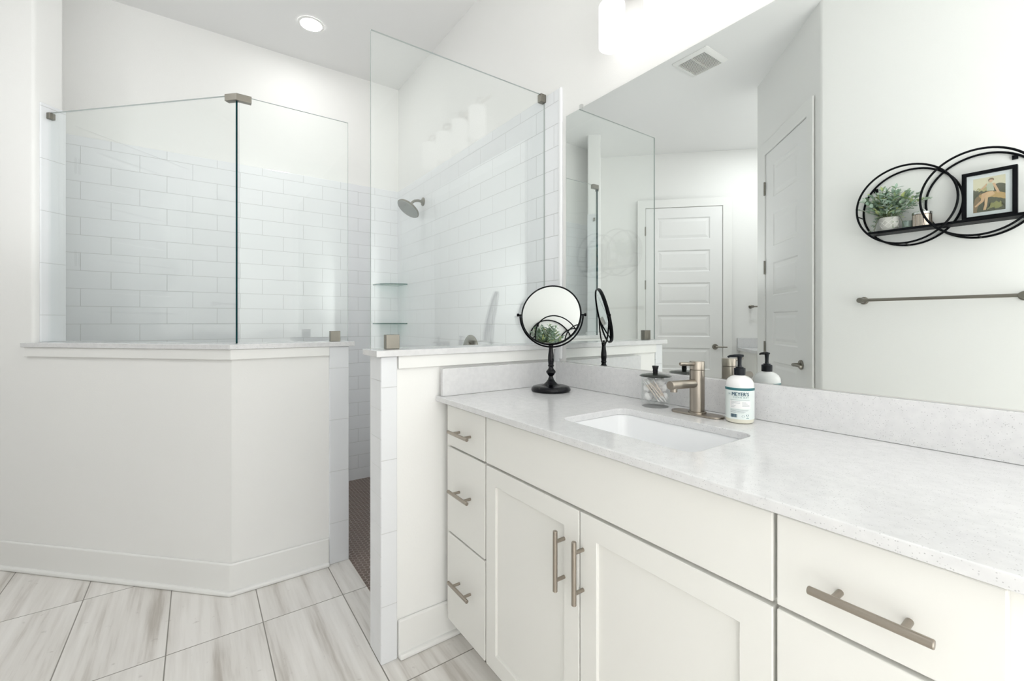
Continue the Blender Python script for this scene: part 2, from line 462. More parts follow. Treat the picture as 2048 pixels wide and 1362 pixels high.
# brown hexagon shower floor
def hex_floor():
    bm = bmesh.new()
    R = 0.0254 / math.sqrt(3); g = 0.90
    dx = 0.0254; dy = R * 1.5
    for j in range(int(0.74 / dy) + 1):
        for i in range(int(1.80 / dx) + 1):
            cx = i * dx + (dx / 2 if j % 2 else 0); cy = -0.71 + j * dy
            vs = [bm.verts.new((cx + R * g * math.cos(PI / 6 + k * PI / 3), cy + R * g * math.sin(PI / 6 + k * PI / 3), 0.0028)) for k in range(6)]
            bm.faces.new(vs)
    for co, no in (((0, -0.693, 0), (0, -1, 0)), ((1.783, 0, 0), (1, 0, 0)), ((0.011, 0, 0), (-1, 0, 0)), ((0, -0.011, 0), (0, 1, 0))):
        bmesh.ops.bisect_plane(bm, geom=bm.verts[:] + bm.edges[:] + bm.faces[:], plane_co=co, plane_no=no, clear_outer=True)
    return bm
sf = structure('floor_shower', pr([(0.011, -0.011), (1.783, -0.011), (1.783, -0.693), (1.0, -0.693), (1.0, -1.125), (0.011, -2.11)], 0.0004, 0.002), M['hex_grout'])
hx = obj('hexagon_tiles', hex_floor(), M['hex'], sf)

# ---- doors
def door_mesh(wd, ht, n=6):
    """slab in local x (width), z (height), front at y=0 facing -y; n recessed panels"""
    bm = bmesh.new()
    st = 0.125; top = 0.11; pitch = 0.355; ph = 0.235
    zs = []
    for k in range(n):
        z1 = ht - top - k * pitch; zs.append((z1 - ph, z1))
    rows = sorted(zs)
    def quad(*p): bm.faces.new([bm.verts.new(q) for q in p])
    xs = (0, st, wd - st, wd)
    edges = [0.012] + [z for r in rows for z in r] + [ht]
    for a, b in zip(edges, edges[1:]):
        quad((xs[0], 0, a), (xs[1], 0, a), (xs[1], 0, b), (xs[0], 0, b))
        quad((xs[2], 0, a), (xs[3], 0, a), (xs[3], 0, b), (xs[2], 0, b))
        if (a, b) not in rows: quad((xs[1], 0, a), (xs[2], 0, a), (xs[2], 0, b), (xs[1], 0, b))
    for a, b in rows:
        rings = []
        for ins, dep in ((0, 0), (0.010, 0.009), (0.018, 0.009), (0.045, 0.003)):
            rings.append([(xs[1] + ins, dep, a + ins), (xs[2] - ins, dep, a + ins), (xs[2] - ins, dep, b - ins), (xs[1] + ins, dep, b - ins)])
        loft(bm, rings, False, True)
    box(bm, 0, wd, 0.014, 0.035, 0.012, ht)
    for q in (((0, 0, .012), (0, .014, .012), (0, .014, ht), (0, 0, ht)), ((wd, 0, .012), (wd, .014, .012), (wd, .014, ht), (wd, 0, ht)), ((0, 0, ht), (wd, 0, ht), (wd, .014, ht), (0, .014, ht))): quad(*q)
    bmesh.ops.remove_doubles(bm, verts=bm.verts[:], dist=1e-5)
    return bm

def lever(root, x, z, sgn):
    h = obj('door_handle', lt([(0.030, 0), (0.030, 0.006), (0.026, 0.010), (0.012, 0.011), (0.011, 0.040)], n=28, axis='Y'), M['nickel_matte'], root, smooth=True)
    h.location = (x, -0.001, z); h.rotation_euler = (0, 0, PI)
    l = obj('lever', tb([(0, 0.040, 0), (0, 0.046, 0), (sgn * 0.02, 0.050, 0), (sgn * 0.11, 0.050, -0.002)], [0.011, 0.011, 0.008, 0.007]), M['nickel_matte'], h, smooth=True)
    return h

def build_door(name, p, rz, wd, ht, handle_x, sgn, hinge_x, cas_l, cas_r):
    """p = left bottom corner seen from the front; local x runs along the wall, local -y faces the viewer"""
    root = obj(name, door_mesh(wd, ht), M['door'], loc=(p[0], p[1], 0), rot=(0, 0, rz))
    root['kind'] = 'structure'
    lever(root, handle_x, 0.925, sgn)
    for z in (0.30, 1.0, 1.60, 2.19):
        obj('hinge', lt([(0.0065, -0.05), (0.0065, 0.05)], n=10), M['nickel_matte'], root, smooth=True, loc=(hinge_x, -0.0085, z))
    # casing: three boards in one piece
    g = 0.004
    bm = bmesh.new()
    xa, xb, xc, xd = -g - cas_l, -g, wd + g, wd + g + cas_r; zt = ht + g; zc = zt + 0.09
    pts = [(xa, 0), (xb, 0), (xb, zt), (xc, zt), (xc, 0), (xd, 0), (xd, zc), (xa, zc)]
    f = [bm.verts.new((x, -0.009, z)) for x, z in pts]; k = [bm.verts.new((x, 0.004, z)) for x, z in pts]
    n = len(pts)
    for i in range(n): bm.faces.new((f[i], f[(i + 1) % n], k[(i + 1) % n], k[i]))
    for s in (f, k):
        for q in ((0, 1, 2, 7), (7, 2, 3, 6), (6, 3, 4, 5)): bm.faces.new([s[i] for i in q])
    obj('door_casing', bm, M['trim'], root, bevel=0.003)
    # dark sheet, its colour standing in for shade in the gap round the slab
    bmj = bmesh.new()
    jp = [(xb, 0), (0.001, 0), (0.001, ht - .001), (wd - .001, ht - .001), (wd - .001, 0), (xc, 0), (xc, zt), (xb, zt)]
    f = [bmj.verts.new((x, 0.012, z)) for x, z in jp]
    for q in ((0, 1, 2, 7), (7, 2, 3, 6), (6, 3, 4, 5)): bmj.faces.new([f[i] for i in q])
    obj('gap_shade', bmj, M['dark_gap'], root)
    return root
# door at the end of the diagonal hall: seen from the hall its left end is at the larger x... local x along (1,-1)
# hall side faces (+1,+1); local -y must map to (+1,+1)/sqrt2: rz = 135 deg, local x -> (-1,1)
p1 = (0.835, -3.317)
build_door('door_1', (p1[0] + 0.018 * S2, p1[1] + 0.018 * S2), math.radians(135), 0.795, 2.44, 0.075, 1, 0.80, 0.09, 0.085)
# door in the diagonal wall opposite the shower: faces (-1,+1); local x along (-1,-1) ... seen from the front left->right
p2 = (2.2635, -1.7265)
build_door('door_2', p2, math.radians(225), 0.63, 2.44, 0.075, 1, 0.635, 0.075, 0.09)

# ================================================================ SHOWER GLASS
def sheet(p0, p1, z0, z1, t=0.008, edge0=None, edge1=None):
    """glass sheet between plan points; faces material 0, edges 1, ends given"""
    bm = bmesh.new()
    a = Vector((*p0, 0)); b = Vector((*p1, 0)); d = (b - a).normalized(); n = Vector((-d.y, d.x, 0)) * (t / 2)
    v = [bm.verts.new(q) for q in (a - n + Vector((0, 0, z0)), b - n + Vector((0, 0, z0)), b + n + Vector((0, 0, z0)), a + n + Vector((0, 0, z0)),
                                   a - n + Vector((0, 0, z1)), b - n + Vector((0, 0, z1)), b + n + Vector((0, 0, z1)), a + n + Vector((0, 0, z1)))]
    for idx, m in (((3, 2, 1, 0), 1), ((4, 5, 6, 7), 1), ((0, 1, 5, 4), 0), ((2, 3, 7, 6), 0), ((1, 2, 6, 5), 3), ((3, 0, 4, 7), 2)):
        bm.faces.new([v[i] for i in idx]).material_index = m
    return bm
GM = lambda e0, e1: [M['glass'], M['glass_edge_light'], e0, e1]
GZ0, GZ1 = 1.0955, 2.222
ga = empty('shower_glass', (0.299, -1.901, 1.095), label='frameless glass panel on the diagonal half wall, from tiled jamb to dark glass corner', cat='glass panel', group='shower glass')
def local(root, o): o.location = Vector(o.location) - Vector(root.location); return o
G1 = (0.3155, -1.8965); G2 = (1.0575, -1.1695)
d45 = Vector((S2, S2))
o = obj('pane', sheet((0.309, -1.918), (1.0575, -1.1695), GZ0, GZ1, 0.011), GM(M['glass_edge_light'], M['glass_edge']), ga); local(ga, o)
def clamp_at(root, c, rz, sx, sy, sz, name='clamp'):
    o = obj(name, bx(-sx / 2, sx / 2, -sy / 2, sy / 2, -sz / 2, sz / 2), M['nickel_matte'], root, bevel=0.0015, rot=(0, 0, rz))
    o.location = Vector(c) - Vector(root.location); return o
clamp_at(ga, (0.318, -1.909, 2.205), PI / 4, 0.040, 0.026, 0.030)
# corner bracket joining both panes
def corner_bracket():
    t = 0.013; L = 0.055
    c = Vector((1.060, -1.167))
    a = Vector((-S2, -S2)); na = Vector((S2, -S2)); b = Vector((0, 1)); nb = Vector((1, 0))
    # mitred V block
    k = math.tan(math.radians(22.5))
    out = c + nb * t - b * (t * k); inn = c - nb * t + b * (t * k)
    pts = [out, c + b * L + nb * t, c + b * L - nb * t, inn, c + a * L - na * t, c + a * L + na * t]
    return pr([tuple(p) for p in pts], 2.195, 2.226)
o = obj('corner_bracket', corner_bracket(), M['nickel_matte'], ga, bevel=0.0015); local(ga, o)
gb = empty('shower_glass', (1.06, -0.93, 1.095), label='short glass panel left of the shower entry, between glass corner and free edge', cat='glass panel', group='shower glass')
o = obj('pane', sheet((1.06, -1.1605), (1.06, -0.680), GZ0, GZ1), GM(M['glass_edge'], M['glass_edge_light']), gb); local(gb, o)
clamp_at(gb, (1.06, -0.745, 1.1215), 0, 0.028, 0.048, 0.052)
gc = empty('shower_glass', (1.84, -0.41, 1.095), label='wide glass panel on the half wall between shower entry and vanity mirror', cat='glass panel', group='shower glass')
o = obj('pane', sheet((1.84, -0.812), (1.84, -0.0115), GZ0, 2.236), GM(M['glass_edge_light'], M['glass_edge_light']), gc); local(gc, o)
clamp_at(gc, (1.84, -0.735, 1.1215), 0, 0.028, 0.050, 0.052)
clamp_at(gc, (1.84, -0.0255, 2.218), 0, 0.026, 0.030, 0.036)

# ================================================================ SHOWER FITTINGS
sh = empty('overhead_shower', (0.497, -0.010, 2.044), label='round brushed nickel shower head on a bent arm', cat='shower head')
obj('flange', lt([(0.030, 0.0), (0.030, 0.004), (0.022, 0.010), (0.013, 0.012)], n=24, axis='Y'), M['nickel_matte'], sh, smooth=True, rot=(0, 0, PI))
nd = Vector((0.05, -0.60, -0.80)).normalized()
hc = Vector((0.0, -0.112, -0.066))
arm_pts = [Vector((0, -0.008, 0)), Vector((0, -0.04, 0.002)), Vector((0, -0.065, -0.004)), Vector((0, -0.083, -0.018)), hc - nd * 0.030]
obj('arm', tb(arm_pts, 0.0095), M['nickel_matte'], sh, smooth=True)
q = nd.to_track_quat('Z', 'Y')
def lathe_dir(prof, c, n=36):
    bm = bmesh.new(); lathe(bm, prof, n=n)
    bmesh.ops.transform(bm, matrix=Matrix.Translation(c) @ q.to_matrix().to_4x4(), verts=bm.verts[:]); return bm
obj('neck', lathe_dir([(0.012, -0.046), (0.018, -0.044), (0.019, -0.030), (0.024, -0.020)], hc, 24), M['nickel_matte'], sh, smooth=True)
hd = obj('head', lathe_dir([(0.024, -0.022), (0.060, -0.014), (0.082, -0.008), (0.085, 0.0), (0.082, 0.004)], hc), M['nickel_matte'], sh, smooth=True)
obj('spray_face', lathe_dir([(0.080, 0.004), (0.078, 0.0062), (0.002, 0.0066)], hc), plain('grey spray face', (0.33, 0.34, 0.33), 0.5, bump=(420, 0.9, 0.004)), sh, smooth=True)
sv = empty('shower_valve', (1.169, -0.010, 1.030), label='round nickel shower control plate with handle, behind the glass panel', cat='shower valve')
obj('plate', lt([(0.088, 0), (0.088, 0.004), (0.080, 0.010), (0.045, 0.013), (0.043, 0.024), (0.030, 0.030)], n=40, axis='Y'), M['nickel_matte'], sv, smooth=True, rot=(0, 0, PI))
obj('handle', tb([(0, -0.030, 0), (0, -0.052, 0), (0.0, -0.060, -0.02), (0.0, -0.062, -0.075)], [0.018, 0.017, 0.011, 0.008]), M['nickel_matte'], sv, smooth=True)
def quarter(r, t):
    n = 20
    bm = bmesh.new()
    pts = [(0, 0)] + [(r * math.cos(a), -r * math.sin(a)) for a in [PI / 2 * i / n for i in range(n + 1)]]
    prism(bm, pts, 0, t)
    for f in bm.faces:
        f.normal_update()
        f.material_index = 0 if abs(f.normal.z) > 0.5 else 1
    return bm
for z, lb in ((1.475, 'upper clear glass corner shelf in the tiled shower'), (1.176, 'lower clear glass corner shelf in the tiled shower')):
    tag(obj('corner_shelf', quarter(0.20, 0.009), [M['shelf_glass'], plain('green shelf edge', (0.004, 0.085, 0.075), 0.2, spec=0.3)], loc=(0.0105, -0.0105, z)), lb, 'shelf', 'glass corner shelves')

# ================================================================ VANITY
FY = -0.565   # face of the fronts
vn = empty('vanity_cabinet', (2.7, -0.30, 0), label='long warm white shaker vanity cabinet with nickel bar pulls', cat='cabinet')
def vpart(name, bm, m, parent=None, **k):
    o = obj(name, bm, m, parent or vn, **k)
    if parent is None: o.location = -Vector(vn.location)
    return o
def carcass():
    bm = bmesh.new()
    # five-sided: hollow under the sink
    y0, y1 = -0.545, -0.022
    box(bm, 1.913, 3.58, y0, y0 + 0.02, 0.10, 0.896)
    box(bm, 1.913, 1.931, y0 + 0.02, y1, 0.10, 0.896)
    box(bm, 3.562, 3.58, y0 + 0.02, y1, 0.10, 0.896)
    box(bm, 1.931, 3.562, y0 + 0.02, y1, 0.10, 0.118)
    bmesh.ops.remove_doubles(bm, verts=bm.verts[:], dist=1e-5)
    return bm
vpart('carcass', carcass(), M['cabinet'], bevel=0.0)
vpart('toe_kick', bx(1.929, 3.56, -0.475, -0.45, 0.0, 0.10), M['cabinet'])

def pull(parent, c, L, vertical, cc):
    """bar pull centred at c on a front, projecting to -y"""
    ax = Vector((0, 0, 1)) if vertical else Vector((1, 0, 0))
    c = Vector(c); r = 0.006
    h = obj('handle', tb([c + Vector((0, -0.030, 0)) - ax * (L / 2), c + Vector((0, -0.030, 0)) - ax * (L / 2 - 0.001), c + Vector((0, -0.030, 0)) + ax * (L / 2 - 0.001), c + Vector((0, -0.030, 0)) + ax * (L / 2)], [r * .86, r, r, r * .86], n=16), M['nickel'], parent, smooth=True)
    for s in (-1, 1):
        p = c + ax * (s * cc / 2)
        obj('handle_post', tb([p, p + Vector((0, -0.030, 0))], 0.0047, n=12), M['nickel'], h, smooth=True)
    return h
def slab_front(name, x0, x1, z0, z1, hz=None, L=0.115, cc=0.064):
    o = vpart(name, bx(x0, x1, FY, FY + 0.0195, z0, z1), M['cabinet'], bevel=0.002)
    if hz is not None: pull(o, ((x0 + x1) / 2, FY, hz), L, False, cc)
    return o
for x0, x1, Lh in ((1.955, 2.209, 0.135), (3.089, 3.336, 0.136)):
    slab_front('drawer_front', x0, x1, 0.745, 0.889, 0.806, Lh, 0.076)
    slab_front('drawer_front', x0, x1, 0.431, 0.738, 0.596 if x0 < 2.5 else 0.60, Lh, 0.076)
    slab_front('drawer_front', x0, x1, 0.105, 0.424, 0.275 if x0 < 2.5 else 0.28, Lh, 0.076)
slab_front('false_front', 2.219, 3.083, 0.745, 0.889)
def shaker(x0, x1, z0, z1, st=0.054):
    bm = bmesh.new()
    yb = FY + 0.0195; yp = FY + 0.008
    def ring(ins, y): return [(x0 + ins, y, z0 + ins), (x1 - ins, y, z0 + ins), (x1 - ins, y, z1 - ins), (x0 + ins, y, z1 - ins)]
    loft(bm, [ring(0, yb), ring(0, FY + 0.0015), ring(0.0015, FY), ring(st - 0.001, FY), ring(st, FY + 0.001), ring(st, yp)], True, True)
    return bm
dl = vpart('door', shaker(2.219, 2.6405, 0.105, 0.737), M['cabinet'])
pull(dl, (2.588, FY, 0.602), 0.150, True, 0.096)
dr = vpart('door', shaker(2.6445, 3.083, 0.105, 0.737), M['cabinet'])
pull(dr, (2.655, FY, 0.602), 0.150, True, 0.096)

# ---- quartz counter with splashes
ct = empty('countertop', (2.7, -0.3, 0.897), label='white speckled quartz vanity top with low splashes', cat='countertop')
SKX0, SKX1, SKY0, SKY1 = 2.462, 2.878, -0.468, -0.197
skc = ((SKX0 + SKX1) / 2, (SKY0 + SKY1) / 2); skh = ((SKX1 - SKX0) / 2, (SKY1 - SKY0) / 2)
top = plate_with_hole([(1.8985, -0.587), (3.62, -0.587), (3.62, -0.001), (1.8985, -0.001)], rrect(*skc, *skh, 0.035), 0.8975, 0.917)
o = obj('slab', top, M['quartz'], ct, bevel=0.0025, seg=3); local(ct, o)
tag(obj('back_splash', bx(1.934, 3.62, -0.0205, -0.001, 0.9175, 1.019), M['quartz'], bevel=0.0015), 'long low quartz backsplash under the wall mirror', 'backsplash')
tag(obj('side_splash', bx(1.914, 1.9335, -0.575, -0.001, 0.9175, 1.019), M['quartz'], bevel=0.0015), 'short quartz side splash against the half wall, behind the makeup mirror', 'backsplash')
# ---- undermount sink
def basin():
    bm = bmesh.new()
    c = skc
    R = lambda e, r, z: [(x, y, z) for x, y in rrect(c[0], c[1], skh[0] + e, skh[1] + e, r, 8)]
    rings = [R(0.020, 0.05, 0.8970), R(0.003, 0.04, 0.8970), R(-0.001, 0.04, 0.885), R(-0.010, 0.045, 0.81), R(-0.018, 0.05, 0.785), R(-0.034, 0.06, 0.772), R(-0.08, 0.05, 0.768),
             R(-0.115, 0.018, 0.766)]
    loft(bm, rings, False, True)
    return bm
sk = obj('sink', basin(), M['porcelain'], smooth=True, angle=math.radians(60))
tag(sk, 'white rectangular undermount sink set in the quartz top', 'sink')
obj('drain', lt([(0.021, 0), (0.021, 0.002), (0.012, 0.003), (0.011, 0.001)], n=24, c=(skc[0], skc[1], 0.7662)), M['nickel'], sk, smooth=True)

# ---- faucet
fc = empty('faucet', (2.66, -0.097, 0.917), label='brushed nickel single-hole faucet with oval base plate', cat='faucet')
obj('base_plate', pr(rrect(0, 0, 0.082, 0.0265, 0.0264, 10), 0, 0.006), M['nickel'], fc, smooth=True, bevel=0.0015)
obj('collar', lt([(0.026, 0.006), (0.026, 0.010), (0.0225, 0.0115)], n=32), M['nickel'], fc, smooth=True)
obj('body', lt([(0.0212, 0.0115), (0.0212, 0.134)], n=40), M['nickel'], fc, smooth=True)
obj('handle_cap', lt([(0.0195, 0.134), (0.0212, 0.1355), (0.0212, 0.159), (0.0205, 0.160)], n=40), M['nickel'], fc, smooth=True)
obj('lever', tb([(0, -0.012, 0.152), (0, -0.05, 0.154), (0, -0.083, 0.156), (0, -0.0855, 0.156)], [0.0055, 0.0055, 0.0055, 0.004], n=16), M['nickel'], fc, smooth=True)
sp = obj('spout', tb([(0, -0.012, 0.094), (0, -0.132, 0.098), (0, -0.1335, 0.098)], [0.0125, 0.0125, 0.0115], n=28), M['nickel'], fc, smooth=True)
obj('aerator', lt([(0.0095, 0.078), (0.0095, 0.090)], n=20, c=(0, -0.116, 0)), M['nickel'], sp, smooth=True)

# ---- soap bottle
def soap():
    root = empty('soap_bottle', (2.782, -0.086, 0.917), math.radians(-90) + math.atan2(-1.318 + 0.086, 3.42 - 2.782) + PI,
                 label='hand soap bottle with black pump and white and teal label', cat='soap bottle')
    # local -y faces the camera after this rotation
    root.rotation_euler = (0, 0, math.atan2(-1.232, 0.638) + PI / 2)
    r = 0.0362
    body = plain('milky soap bottle', (0.80, 0.80, 0.80), 0.2)
    soapm = plain('pale soap', (0.72, 0.70, 0.60), 0.15)
    bot = obj('bottle', lt([(0.030, 0.0), (0.0345, 0.003), (r, 0.010), (r, 0.100), (0.0350, 0.110), (0.0305, 0.119), (0.0225, 0.1255), (0.0140, 0.1285), (0.0130, 0.131)], n=48), body, root, smooth=True, angle=math.radians(60))
    obj('soap_base', lt([(r + .0001, 0.0095), (r + .0002, 0.0135)], n=48, close0=False, close1=False), soapm, bot, smooth=True)
    obj('lower_bottle', lt([(0.0303, -0.0001), (0.0349, 0.003), (r + .0002, 0.010), (r + .0002, 0.0135)], n=48, close1=False), soapm, bot, smooth=True)
    def wrap(rr, a0, a1, z0, z1, n=28):
        bm = bmesh.new()
        rows = []
        for z in (z0, z1):
            rows.append([bm.verts.new((rr * math.sin(a), -rr * math.cos(a), z)) for a in [a0 + (a1 - a0) * i / n for i in range(n + 1)]])
        for i in range(n): bm.faces.new((rows[0][i], rows[0][i + 1], rows[1][i + 1], rows[1][i]))
        return bm
    lab = obj('label', wrap(r + 0.0004, -1.75, 1.75, 0.0125, 0.099), plain('pale mint label', (0.74, 0.80, 0.785), 0.4), bot)
    teal = plain('teal ink', (0.022, 0.135, 0.155), 0.4); navy = plain('navy ink', (0.012, 0.075, 0.125), 0.4)
    grey = plain('grey ink', (0.30, 0.34, 0.36), 0.5)
    obj('teal_band', wrap(r + 0.0008, -1.75, 1.75, 0.0905, 0.0975), teal, lab)
    white = plain('white label panel', (0.84, 0.84, 0.84), 0.4)
    obj('white_panel', wrap(r + 0.0007, -0.70, 0.78, 0.042, 0.0625), white, lab)
    def bend(me, rr, x_mid, z):
        for v in me.vertices:
            a = (v.co.x + x_mid) / rr; y = v.co.y
            v.co = (rr * math.sin(a), -rr * math.cos(a), z + y)
    def text(s, size, x_mid, z, m, name, sx=1.0, spacing=1.0, bold=0.0):
        cu = bpy.data.curves.new(name, 'FONT'); cu.body = s; cu.size = size; cu.align_x = 'CENTER'
        cu.space_character = spacing
        t = bpy.data.objects.new(name, cu); COL.objects.link(t)
        me = bpy.data.meshes.new_from_object(t.evaluated_get(bpy.context.evaluated_depsgraph_get()))
        bpy.data.objects.remove(t); bpy.data.curves.remove(cu)
        bmt = bmesh.new(); bmt.from_mesh(me)
        bmesh.ops.triangulate(bmt, faces=bmt.faces[:])
        bmesh.ops.subdivide_edges(bmt, edges=[e for e in bmt.edges if e.calc_length() > 0.002], cuts=1)
        bmt.to_mesh(me); bmt.free()
        for v in me.vertices: v.co.x *= sx
        if bold:
            bmb = bmesh.new()
            for dx, dy in ((-bold, 0), (bold, 0), (0, bold * .6), (0, -bold * .6)):
                k = len(bmb.verts); bmb.from_mesh(me); bmb.verts.ensure_lookup_table()
                for v in bmb.verts[k:]: v.co.x += dx; v.co.y += dy
            bmb.to_mesh(me); bmb.free()
        bend(me, r + 0.0011, x_mid, z)
        me.materials.clear(); me.materials.append(m)
        o = bpy.data.objects.new(name, me); COL.objects.link(o); o.parent = lab
    bpy.context.view_layer.update()
    text("MEYER'S", 0.0135, 0.0015, 0.0765, navy, 'lettering', 0.84, 1.10, 0.00035)
    text("MRS.", 0.0034, -0.0275, 0.0795, teal, 'lettering')
    text("CLEAN DAY", 0.0068, 0.003, 0.0700, teal, 'lettering', 0.85, 1.35)
    def dash(x0, x1, z, h, m, bm):
        n = max(2, int((x1 - x0) / 0.002)); rr = r + 0.0010
        rows = [[bm.verts.new((rr * math.sin(x / rr), -rr * math.cos(x / rr), zz)) for x in [x0 + (x1 - x0) * i / n for i in range(n + 1)]] for zz in (z, z + h)]
        for i in range(n): bm.faces.new((rows[0][i], rows[0][i + 1], rows[1][i + 1], rows[1][i]))
    bm = bmesh.new()
    rnd = random.Random(3)
    dash(-0.024, 0.026, 0.0648, 0.0008, grey, bm)
    for k in range(5):
        dash(-0.023, -0.023 + rnd.choice((0.010, 0.024, 0.008, 0.013)), 0.0600 - k * 0.0036, 0.0008, grey, bm)
    for k in range(4): dash(0.006, 0.006 + rnd.choice((0.014, 0.019, 0.010)), 0.0580 - k * 0.0030, 0.0008, grey, bm)
    for k in range(4): dash(-0.024, 0.025 - 0.004 * k - rnd.random() * 0.004, 0.0385 - k * 0.0026, 0.0007, grey, bm)
    obj('fine_print', bm, grey, lab)
    bm = bmesh.new(); x = -0.023
    while x < -0.006:
        ww = rnd.choice((0.0004, 0.0007, 0.0011)); dash(x, x + ww, 0.0175, 0.0095, navy, bm); x += ww + rnd.choice((0.0004, 0.0006))
    obj('barcode', bm, navy, lab)
    # recycling mark: three chasing strokes in a ring, and a small ring beside it
    bm = bmesh.new(); rr = r + 0.0010
    for k in range(3):
        for i in range(4):
            a = k * 2 * PI / 3 + i * 0.36; b = a + 0.36
            q = [(0.020 + s * math.cos(t), 0.0235 + s * math.sin(t)) for s, t in ((0.0022, a), (0.0036, a), (0.0036, b), (0.0022, b))]
            bm.faces.new([bm.verts.new((rr * math.sin(x / rr), -rr * math.cos(x / rr), z)) for x, z in q])
    dash(0.0165, 0.0235, 0.0160, 0.0014, teal, bm)
    for i in range(14):
        if i in (3, 10): continue
        a = i * 2 * PI / 14; b = (i + 1) * 2 * PI / 14
        q = [(0.0085 + s * math.cos(t) * 1.25, 0.0215 + s * math.sin(t)) for s, t in ((0.0024, a), (0.0029, a), (0.0029, b), (0.0024, b))]
        bm.faces.new([bm.verts.new((rr * math.sin(x / rr), -rr * math.cos(x / rr), z)) for x, z in q])
    obj('recycling_mark', bm, teal, lab)
    # pump
    blk = plain('black plastic', (0.003, 0.005, 0.009), 0.35, spec=0.3)
    pm = obj('pump_collar', lt([(0.0145, 0.130), (0.0147, 0.131), (0.0147, 0.148), (0.0135, 0.1495), (0.0100, 0.150), (0.0098, 0.1525), (0.0070, 0.153)], n=36), blk, root, smooth=True)
    obj('pump_stem', lt([(0.0058, 0.152), (0.0048, 0.160), (0.0052, 0.172), (0.0062, 0.180), (0.0078, 0.182), (0.0078, 0.184)], n=20), blk, pm, smooth=True)
    obj('nozzle', tb([(0.010, 0, 0.1835), (0.0, 0, 0.1830), (-0.013, 0, 0.1825), (-0.024, 0, 0.1812), (-0.0305, 0, 0.1785)], [0.0028, 0.0048, 0.0042, 0.0034, 0.0026], n=12), blk, pm, smooth=True)
    return root
soap()

# ---- cotton jar
jr = empty('cotton_jar', (2.505, -0.088, 0.917), label='clear round jar of cotton swabs with black lid, left of the faucet', cat='jar')
R_J = 0.0445
obj('glass', lt([(R_J - .002, 0), (R_J, 0.002), (R_J, 0.098), (R_J - .002, 0.098), (R_J - .0022, 0.0145), (0.002, 0.0135)], n=44), M['jar_glass'], jr, smooth=True)
ld = obj('lid', lt([(0.030, 0.096), (0.030, 0.0985), (0.0505, 0.0990), (0.0510, 0.1005), (0.0440, 0.1045), (0.020, 0.1085), (0.008, 0.1090)], n=44), plain('dark lid', (0.014, 0.017, 0.013), 0.12), jr, smooth=True)
obj('lid_knob', lt([(0.0075, 0.109), (0.0085, 0.115), (0.0078, 0.120), (0.0108, 0.132), (0.0104, 0.1330)], n=20), M['gloss_black'], ld, smooth=True)
def swab_mesh():
    bm = bmesh.new()
    tube(bm, [(0, 0, -0.036), (0, 0, 0.036)], 0.00125, n=8)
    for f in bm.faces: f.material_index = 0
    k = len(bm.faces)
    for s in (-1, 1):
        tube(bm, [(0, 0, s * z) for z in (0.0265, 0.029, 0.034, 0.0375, 0.039)], [0.0012, 0.0020, 0.0023, 0.0018, 0.0006], n=8)
    bm.faces.ensure_lookup_table()
    for f in bm.faces[k:]: f.material_index = 1
    return bm
proto = None
rnd = random.Random(11)
jc = Vector((2.505, -0.088, 0.917))
cam_dir = Vector((3.42 - 2.505, -1.318 + 0.088, 0)).normalized()
side = Vector((cam_dir.y, -cam_dir.x, 0))  # image left
nsw = 0
def seg_gap(p, u, q, v, h):
    best = 9.0
    for i in range(-6, 7):
        x = p + u * (h * i / 6); t = max(-h, min(h, (x - q).dot(v)))
        best = min(best, (x - q - v * t).length)
    return best
placed = []
for i in range(9000):
    if nsw >= 20: break
    # near-parallel pile leaning to the left, layered in depth
    u = rnd.uniform(-0.028, 0.032); dep = rnd.uniform(0.004, 0.034); z = 0.046 + rnd.uniform(-0.012, 0.016)
    tl = math.radians(rnd.uniform(28, 46))
    ax = (Vector((0, 0, 1)) * math.cos(tl) + side * math.sin(tl) + cam_dir * rnd.uniform(-0.05, 0.05)).normalized()
    c = jc + cam_dir * dep - side * u + Vector((0, 0, z))
    ok = True
    for q in (-1, 1):
        e = c + ax * (0.0395 * q) - jc
        if math.hypot(e.x, e.y) > R_J - 0.0052 or e.z < 0.0170 or e.z > 0.093: ok = False
    if not ok or any(seg_gap(c, ax, pc, pa, 0.039) < 0.0046 for pc, pa in placed): continue
    placed.append((c, ax))
    if proto is None:
        so = proto = obj('cotton_swab', swab_mesh(), [M['stick'], M['cotton']], smooth=True)
    else:
        so = proto.copy(); COL.objects.link(so)
    so.location = c; so.rotation_euler = ax.to_track_quat('Z', 'Y').to_euler()
    tag(so, 'cotton swab leaning in the clear black-lidded jar', 'cotton swab', 'cotton swabs in the jar')
    nsw += 1
def puff():
    bm = bmesh.new(); bmesh.ops.create_icosphere(bm, subdivisions=3, radius=0.0145)
    r2 = random.Random(5)
    for v in bm.verts: v.co *= 1 + 0.10 * math.sin(v.co.x * 420) * math.cos(v.co.y * 380 + v.co.z * 300)
    return bm
pp = None
for i, (u, d, z) in enumerate(((-0.021, -0.018, 0.029), (0.006, -0.026, 0.030), (0.026, -0.010, 0.031), (-0.024, -0.012, 0.058), (0.001, -0.025, 0.058), (0.024, -0.014, 0.060), (-0.014, -0.010, 0.081), (0.016, -0.006, 0.081))):
    if pp is None: bo = pp = obj('cotton_ball', puff(), M['cotton'], smooth=True)
    else: bo = pp.copy(); COL.objects.link(bo)
    bo.location = jc + cam_dir * d - side * u + Vector((0, 0, z)); bo.rotation_euler = (i, i * 2, 0)
    tag(bo, 'white cotton ball inside the clear black-lidded jar', 'cotton ball', 'cotton balls in the jar')

